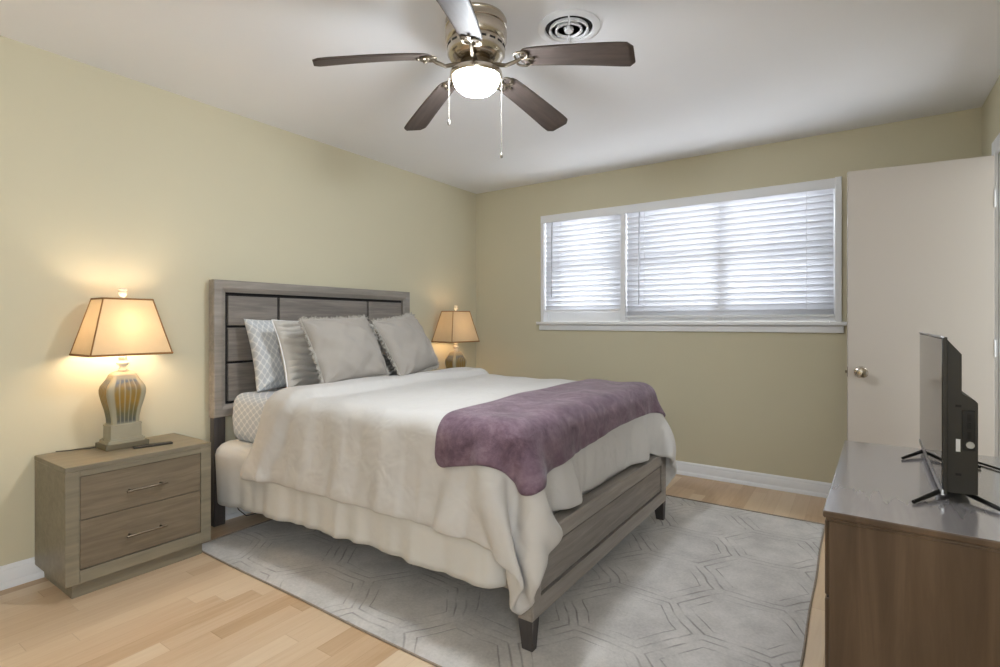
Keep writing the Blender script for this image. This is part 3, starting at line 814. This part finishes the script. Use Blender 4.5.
for step in range(300):
    Vq[..., 2] -= 9.8*dt*(0.22 if step < 200 else 0.12)
    Vq *= 0.965
    old = Pq.copy(); Pq = Pq+Vq*dt
    for it in range(10):
        for a, b, rst, k in cons:
            A = Pq[a]; Bq = Pq[b]; d = Bq-A; L = np.sqrt((d*d).sum(-1, keepdims=True))+1e-9
            cor = (0.5*k*(1-rst/L))*d
            Pq[a] = A+cor; Pq[b] = Bq-cor
    i1 = sdf_push(Pq, (MX0-0.02, MY0-0.005, 0.1), (MX1+0.012, MY1+0.005, 0.782), 0.062, 0.006)
    i2 = sdf_push(Pq, (MX0, -2.60, 0.1), (2.08, -0.995, 0.44), 0.03, 0.014)
    i3 = sdf_push(Pq, (FX0-0.02, FY0-0.003, 0.02), (FX1+0.004, FY1+0.003, FZ1+0.003), 0.012, 0.008)
    Pq[..., 2] = np.maximum(Pq[..., 2], 0.03)
    tc = min(1.0, max(0.0, (step-60)/140)); m_ = REST[..., 0] > 1.55
    ylo = -3.0*(1-tc)+(-2.648)*tc; xhi = 2.6*(1-tc)+2.232*tc
    Pq[..., 1] = np.where(m_, np.maximum(Pq[..., 1], ylo), Pq[..., 1]); Pq[..., 0] = np.minimum(Pq[..., 0], xhi)
    Pq[..., :2] += PIN[..., None]*(REST[..., :2]-Pq[..., :2])
    Vq = (Pq-old)/dt
    fr = np.where(i1 | i2 | i3, 0.45, 1.0)[..., None]
    Vq *= fr
    sp = np.linalg.norm(Vq, axis=-1, keepdims=True); Vq *= np.minimum(1, 2.5/np.maximum(sp, 1e-9))
def normals(P):
    du = np.gradient(P, axis=0); dv = np.gradient(P, axis=1); n = np.cross(du, dv)
    return n/np.maximum(np.linalg.norm(n, axis=-1, keepdims=True), 1e-9)
NQ = normals(Pq)
for _ in range(3):
    NQ[1:-1, 1:-1] = (NQ[1:-1, 1:-1]*2+NQ[:-2, 1:-1]+NQ[2:, 1:-1]+NQ[1:-1, :-2]+NQ[1:-1, 2:])/6
NQ /= np.maximum(np.linalg.norm(NQ, axis=-1, keepdims=True), 1e-9)
# soft puffs, fine creases and the doubled, turned-back head end
Xr, Yr = REST[..., 0], REST[..., 1]
sd = Xr-Xr[:1, :]
drop = np.clip((-2.52-Yr)/0.3, 0, 1)
puff = 0.004*np.sin(Xr*11+2*np.sin(Yr*3))*np.sin(Yr*9+1)+0.003*np.sin(Xr*23+Yr*7)
puff = puff+0.0075*drop*np.sin(Xr*17+1.5*np.sin(Xr*5)+Yr*2)
foot = np.clip((Xr-2.12)/0.2, 0, 1); puff = puff+foot*(0.007*np.sin(Yr*26+2*np.sin(Yr*5))+0.004*np.sin(Yr*61+3*np.sin(Yr*9)))
fold = 0.046*np.sqrt(np.clip(1-(np.clip(0.10-sd, 0, 1)/0.10)**2, 0, 1))*np.clip((0.235+0.02*np.sin(Yr*5)-sd)/0.02, 0, 1)
CT = Pq+NQ*(puff+fold)[..., None]
edge = 0.018
cm = MB(); cm.quadgrid(CT.tolist())
cf = cm.build('comforter', M['comforter'], None, smooth=180, fix=False)
tag(cf, 'thick cream comforter covering the bed and hanging over its sides', 'comforter')
m = cf.modifiers.new('thick', 'SOLIDIFY'); m.thickness = 0.022; m.offset = 0.0; m.use_rim = True
m = cf.modifiers.new('smooth', 'SUBSURF'); m.levels = 1; m.render_levels = 1

# ------------------------------------------------------------------ throw blanket on the foot of the bed
NC = normals(CT)
for _ in range(4):
    NC[1:-1, 1:-1] = (NC[1:-1, 1:-1]*2+NC[:-2, 1:-1]+NC[2:, 1:-1]+NC[1:-1, :-2]+NC[1:-1, 2:])/6
NC /= np.maximum(np.linalg.norm(NC, axis=-1, keepdims=True), 1e-9)
def sample(A, i, j):
    i = min(max(i, 0), NXC-1.001); j = min(max(j, 0), NYC-1.001); a, b = int(i), int(j); u, v_ = i-a, j-b
    return (A[a, b]*(1-u)+A[a+1, b]*u)*(1-v_)+(A[a, b+1]*(1-u)+A[a+1, b+1]*u)*v_
nu, nv = 40, 100; P = []
c00, c10, c01, c11 = (1.75, -2.73), (2.26, -2.615), (1.67, -0.80), (2.19, -0.80)
for i in range(nu+1):
    u = i/nu; row = []
    for j in range(nv+1):
        v_ = j/nv
        # rounded corners of the near hem
        e = 0.0; cr = 0.06; ds = min(u, 1-u)*0.47
        if ds < cr: e = (cr-math.sqrt(cr*cr-(cr-ds)**2))
        X = (c00[0]*(1-u)+c10[0]*u)*(1-v_)+(c01[0]*(1-u)+c11[0]*u)*v_+0.012*math.sin(v_*9)
        Y = (c00[1]*(1-u)+c10[1]*u)*(1-v_)+(c01[1]*(1-u)+c11[1]*u)*v_+e*max(0, 1-v_*6)
        gi = (X-XH)/(XF-XH)*(NXC-1); gj = (Y-YN)/(YF-YN)*(NYC-1)
        p = sample(CT, gi, gj); n_ = sample(NC, gi, gj)
        n_ = n_/max(np.linalg.norm(n_), 1e-6)
        off = 0.02+0.003*math.sin(v_*31+u*4)*math.sin(u*9)+0.003*math.sin(u*14+v_*2.5)*max(0, 1-v_*2.5)
        row.append(tuple(p+n_*off))
    P.append(row)
tb = MB(); tb.quadgrid(P)
th = tb.build('throw_blanket', M['plush'], None, smooth=180, fix=False)
tag(th, 'purple plush throw folded across the foot of the bed', 'blanket')
m = th.modifiers.new('thick', 'SOLIDIFY'); m.thickness = 0.014; m.offset = 0.0
m = th.modifiers.new('smooth', 'SUBSURF'); m.levels = 1; m.render_levels = 1

# ------------------------------------------------------------------ pillows
def pillow_mesh(w, h, t_, n=48, seed=1, ruffle=0.0, dent=None, pinch=0.07):
    r_ = np.random.default_rng(seed); ph_ = r_.uniform(0, 6.28, 12)
    if ruffle: n = 110
    m = MB(); uvs = []
    us = np.sin(np.linspace(-1, 1, n+1)*PI/2)*0.5+np.linspace(-1, 1, n+1)*0.5
    sides = []
    for side in (-1, 1):
        P = []
        for i, u in enumerate(us):
            row = []
            for j, v_ in enumerate(us):
                f = ((1-u*u)*(1-v_*v_))
                th_ = t_/2*max(0, f)**0.42
                X = w/2*u*(1-pinch*(1-v_*v_)*abs(u)); Z = h/2*v_*(1-pinch*(1-u*u)*abs(v_))
                cr = 0.009*math.sin(u*7+3*v_+ph_[0])*math.sin(v_*6-2*u+ph_[1])+0.003*math.sin(u*15+ph_[2])*math.sin(v_*13+ph_[3])
                e = 1-max(abs(u), abs(v_))
                cr *= min(1, e*5)
                # radiating puckers near the corners
                cu, cv = 1-abs(u), 1-abs(v_); rad = math.hypot(cu, cv)
                cr += 0.006*math.cos(math.atan2(cv, cu)*8+ph_[4]+(u > 0)+(v_ > 0)*2)*math.exp(-((rad-0.3)/0.2)**2)*min(1, e*8)
                if ruffle: cr += ruffle*(abs(math.sin((v_*8+0.45*math.sin(u*3+ph_[5])+0.22*math.sin(u*8+v_*3)+0.4*math.sin(v_*5+ph_[6]))*PI/1.6))**0.5-0.5)*min(1, e*6)
                if dent is not None and side < 0:
                    for du, dv, s_, dep in dent: cr -= dep*math.exp(-((u-du)**2+(v_-dv)**2)/s_**2)
                row.append((X, side*(th_+cr*(1 if f > 0 else 0)), Z+h/2))
            P.append(row)
        sides.append(P)
    for P, side in zip(sides, (-1, 1)):
        m.quadgrid(P, flip=side > 0)
        for i, u in enumerate(us):
            for v_ in us: uvs.append(((u+1)/2, (v_+1)/2))
    return m, uvs, us
def pillow(name, label, group, w, h, t_, mat, bottom, lean, yaw=0.0, roll=0.0, seed=1, fringe=False, edge=None, **kw):
    r = thing(name, label, 'pillow', (0, 0, 0), 0, group)
    Xa = Vector((0, 1, 0)); Za = Vector((-math.sin(lean), 0, math.cos(lean)))
    Rm = Matrix((Xa, Za.cross(Xa), Za)).transposed()
    r.matrix_world = Matrix.Translation(bottom) @ Matrix.Rotation(yaw, 4, 'Z') @ Rm.to_4x4() @ Matrix.Rotation(roll, 4, 'Y')
    m, uvs, us = pillow_mesh(w, h, t_, seed=seed, **kw)
    o = m.build('cover', mat, r, smooth=180, uvs=uvs, fix=False)
    # weld the two halves along the seam
    bm = bmesh.new(); bm.from_mesh(o.data); bmesh.ops.remove_doubles(bm, verts=bm.verts, dist=1e-5); bm.to_mesh(o.data); bm.free()
    pinch = kw.get('pinch', 0.07)
    def rim(s_):
        s_ %= 4; k = int(s_); q = 2*(s_-k)-1
        u, v_ = ((q, -1), (1, q), (-q, 1), (-1, -q))[k]
        return Vector((w/2*u*(1-pinch*(1-v_*v_)*abs(u)), 0, h/2*v_*(1-pinch*(1-u*u)*abs(v_))+h/2)), ((0, 0, -1), (1, 0, 0), (0, 0, 1), (-1, 0, 0))[k]
    rr_ = random.Random(seed)
    if fringe:
        f = MB(); n = 420
        for i in range(n):
            s_ = 4*i/n; p, d = rim(s_+rr_.uniform(-0.004, 0.004)); d = Vector(d)
            tdir = Vector((d.z, 0, -d.x)); L = rr_.uniform(0.012, 0.026); y_ = rr_.uniform(-0.014, 0.014)
            e1 = p+d*L+tdir*rr_.uniform(-0.01, 0.01)+Vector((0, y_, 0))
            f.tube([p-d*0.004, p+d*L*0.5+Vector((0, y_*0.2, 0)), e1], [0.0038, 0.004, 0.002], 5)
        f.build('fringe', M['fringe'], r, smooth=60)
    if edge:
        f = MB(); pts = []
        for i in range(120):
            p, d = rim(4*i/120); pts.append(p)
        f.tube(pts, 0.004, 8, True); f.build('piping', edge, r)
    return r
R = math.radians
pillow('bed_pillow', 'pillow in pale blue-grey lattice print leaning on the left of the headboard', None, 0.60, 0.44, 0.17, M['lattice'], (0.285, -2.168, 0.775), R(17), R(2), 0, 3)
pillow('ruffled_pillow', 'grey ruffled pillow between the lattice print pillow and the nearer fringed cushion', 'grey ruffled pillows', 0.62, 0.42, 0.16, M['ruffle'], (0.465, -2.09, 0.79), R(19), R(4), 0, 5, ruffle=0.03, edge=M['trim'])
pillow('ruffled_pillow', 'grey ruffled pillow half hidden behind the farther fringed cushion', 'grey ruffled pillows', 0.50, 0.40, 0.16, M['ruffle'], (0.42, -1.54, 0.79), R(18), R(-2), 0, 8, ruffle=0.03, edge=M['trim'])
pillow('fringed_cushion', 'square stone grey fringed cushion nearest the bed foot, in front of the ruffled pillow', 'square fringed cushions on the bed', 0.50, 0.40, 0.19, M['pillow_grey'], (0.715, -2.09, 0.838), R(27), R(3), R(-2), 11, fringe=True, pinch=0.045, dent=((0.1, -0.75, 0.22, 0.025), (-0.85, -0.1, 0.25, 0.03)))
pillow('fringed_cushion', 'square stone grey fringed cushion standing right of the other one, closer to the far lamp', 'square fringed cushions on the bed', 0.49, 0.40, 0.18, M['pillow_grey'], (0.725, -1.57, 0.845), R(27), R(11), R(-7), 14, fringe=True, pinch=0.045, dent=((-0.45, -0.1, 0.3, 0.035),))

# ------------------------------------------------------------------ dresser
DRZ = 0.70
dr = thing('dresser', 'dark walnut dresser with a satin top carrying the television', 'dresser', (3.052, -2.596, 0), R(-1.5))
LEN, DEP = 0.975, 0.52
# local x to the right wall, y along the wall; the top overhangs
B(0.012, DEP, 0.010, LEN-0.010, 0.05, DRZ-0.026).build('carcass', M['dresser'], dr, 0.003)
tp = MB(); tp.box(0.0, DEP+0.004, 0.0, LEN, DRZ-0.018, DRZ); o = tp.build('top', M['dresser_top'], dr, 0.004, 3); o.data.materials.append(M['dresser'])
for f in o.data.polygons: f.material_index = 0 if f.normal.z > 0.5 else 1  # upward face carries the painted sheen, edges stay plain walnut
B(0.006, DEP, 0.005, LEN-0.005, DRZ-0.027, DRZ-0.018).build('moulding', M['dresser'], dr, 0.003)
for a_ in (0.015, DEP-0.065):
    for b_ in (0.012, LEN-0.062): B(a_, a_+0.05, b_, b_+0.05, 0.0, 0.052).build('foot', M['dresser'], dr, 0.003)
for i in range(3):
    for j in range(2):
        z0 = 0.075+i*0.2; y0 = 0.03+j*0.46
        d = B(0.002, 0.013, y0, y0+0.45, z0, z0+0.19).build('drawer', M['dresser'], dr, 0.003)
        B(0.006, 0.012, y0+0.01, y0+0.44, z0+0.188, z0+0.1905).build('finger_groove', M['dark_gap'], d)

# ------------------------------------------------------------------ television
tv = thing('television', 'small black flat television on V shaped feet on the dresser', 'television', (3.310, -2.345, DRZ), R(-0.6))
# local: screen faces -x, y runs away from the camera
W_, Z0, Z1 = 0.742, 0.020, 0.436
B(0.0, 0.010, 0.0, W_, Z0, Z1).build('bezel', M['black_plastic'], tv, 0.0015)
B(-0.0012, 0.001, 0.006, W_-0.006, Z0+0.014, Z1-0.006).build('screen', M['black_gloss'], tv)
B(-0.003, 0.004, 0.0, W_, Z1-0.003, Z1+0.002).build('edge_strip', M['silver'], tv, 0.001)
B(-0.003, 0.004, 0.0, W_, Z0-0.003, Z0+0.012).build('edge_strip', M['silver'], tv, 0.001)
bk = MB(); bk.prism([(0.009, Z0+0.004), (0.072, Z0+0.006), (0.072, Z0+0.245), (0.066, Z0+0.252), (0.040, Z0+0.268), (0.040, Z1-0.045), (0.012, Z1-0.008), (0.009, Z1-0.006)], 0.012, W_-0.012, 'y')
bk.build('back_housing', M['black_plastic'], tv, 0.002)
po = MB()
po.box(0.04, 0.066, 0.0095, 0.0125, 0.14, 0.245)
o = po.build('port_panel', M['black_metal'], tv, 0.001)
for z, hh in ((0.226, 0.008), (0.205, 0.007), (0.180, 0.008), (0.155, 0.005)):
    B(0.050, 0.058, 0.008, 0.0105, z-hh, z+hh).build('port', M['dark_gap'], tv)
p_ = MB(); b0 = len(p_.v); p_.lathe([(0.0085, 0.0), (0.0085, 0.006), (0.005, 0.006), (0.005, 0.003), (0.0, 0.003)], 20)
for i in range(len(p_.v)):
    X, Y, Z = p_.v[i]; p_.v[i] = (0.056+X, 0.0095-Z, 0.156+Y)
p_.build('aerial_socket', M['silver'], tv)
o = B(0.028, 0.037, 0.0112, 0.0125, 0.135, 0.168).build('sticker', M['trim'], tv); o['label'] = 'small white sticker'
for zz_ in (0.255, 0.075):
    B(0.027, 0.039, 0.0108, 0.0125, zz_-0.003, zz_+0.003).build('slot', M['dark_gap'], tv)
for y_ in (0.07, 0.61):
    f = MB()
    for sx_, dx in ((0.014, -0.064), (0.045, 0.135)):
        f.tube([(sx_, y_+0.01, Z0+0.004), (sx_+(dx-sx_)*0.12, y_-0.01, Z0-0.004), (dx, y_-0.135, 0.0055)], [0.007, 0.0068, 0.0048], 10)
    f.build('stand_foot', M['black_metal'], tv)
c = MB(); c.tube([(0.07, 0.5, 0.12), (0.085, 0.54, 0.07), (0.11, 0.56, 0.02), (0.14, 0.55, 0.005), (0.19, 0.47, 0.005), (0.25, 0.40, 0.006), (0.33, 0.36, 0.03), (0.408, 0.33, 0.05)], 0.0035, 8)
c.build('power_cable', M['black_plastic'], tv)

# cable on the floor behind the near side of the bed head
c = MB(); c.tube([(0.03, -2.50, 0.28), (0.035, -2.49, 0.2), (0.04, -2.47, 0.12), (0.06, -2.44, 0.05), (0.07, -2.40, 0.006), (0.09, -2.3, 0.005)], 0.003, 8)
tag(c.build('wall_cord', M['black_plastic']), 'thin dark cord hanging down the wall behind the bed head', 'cord')
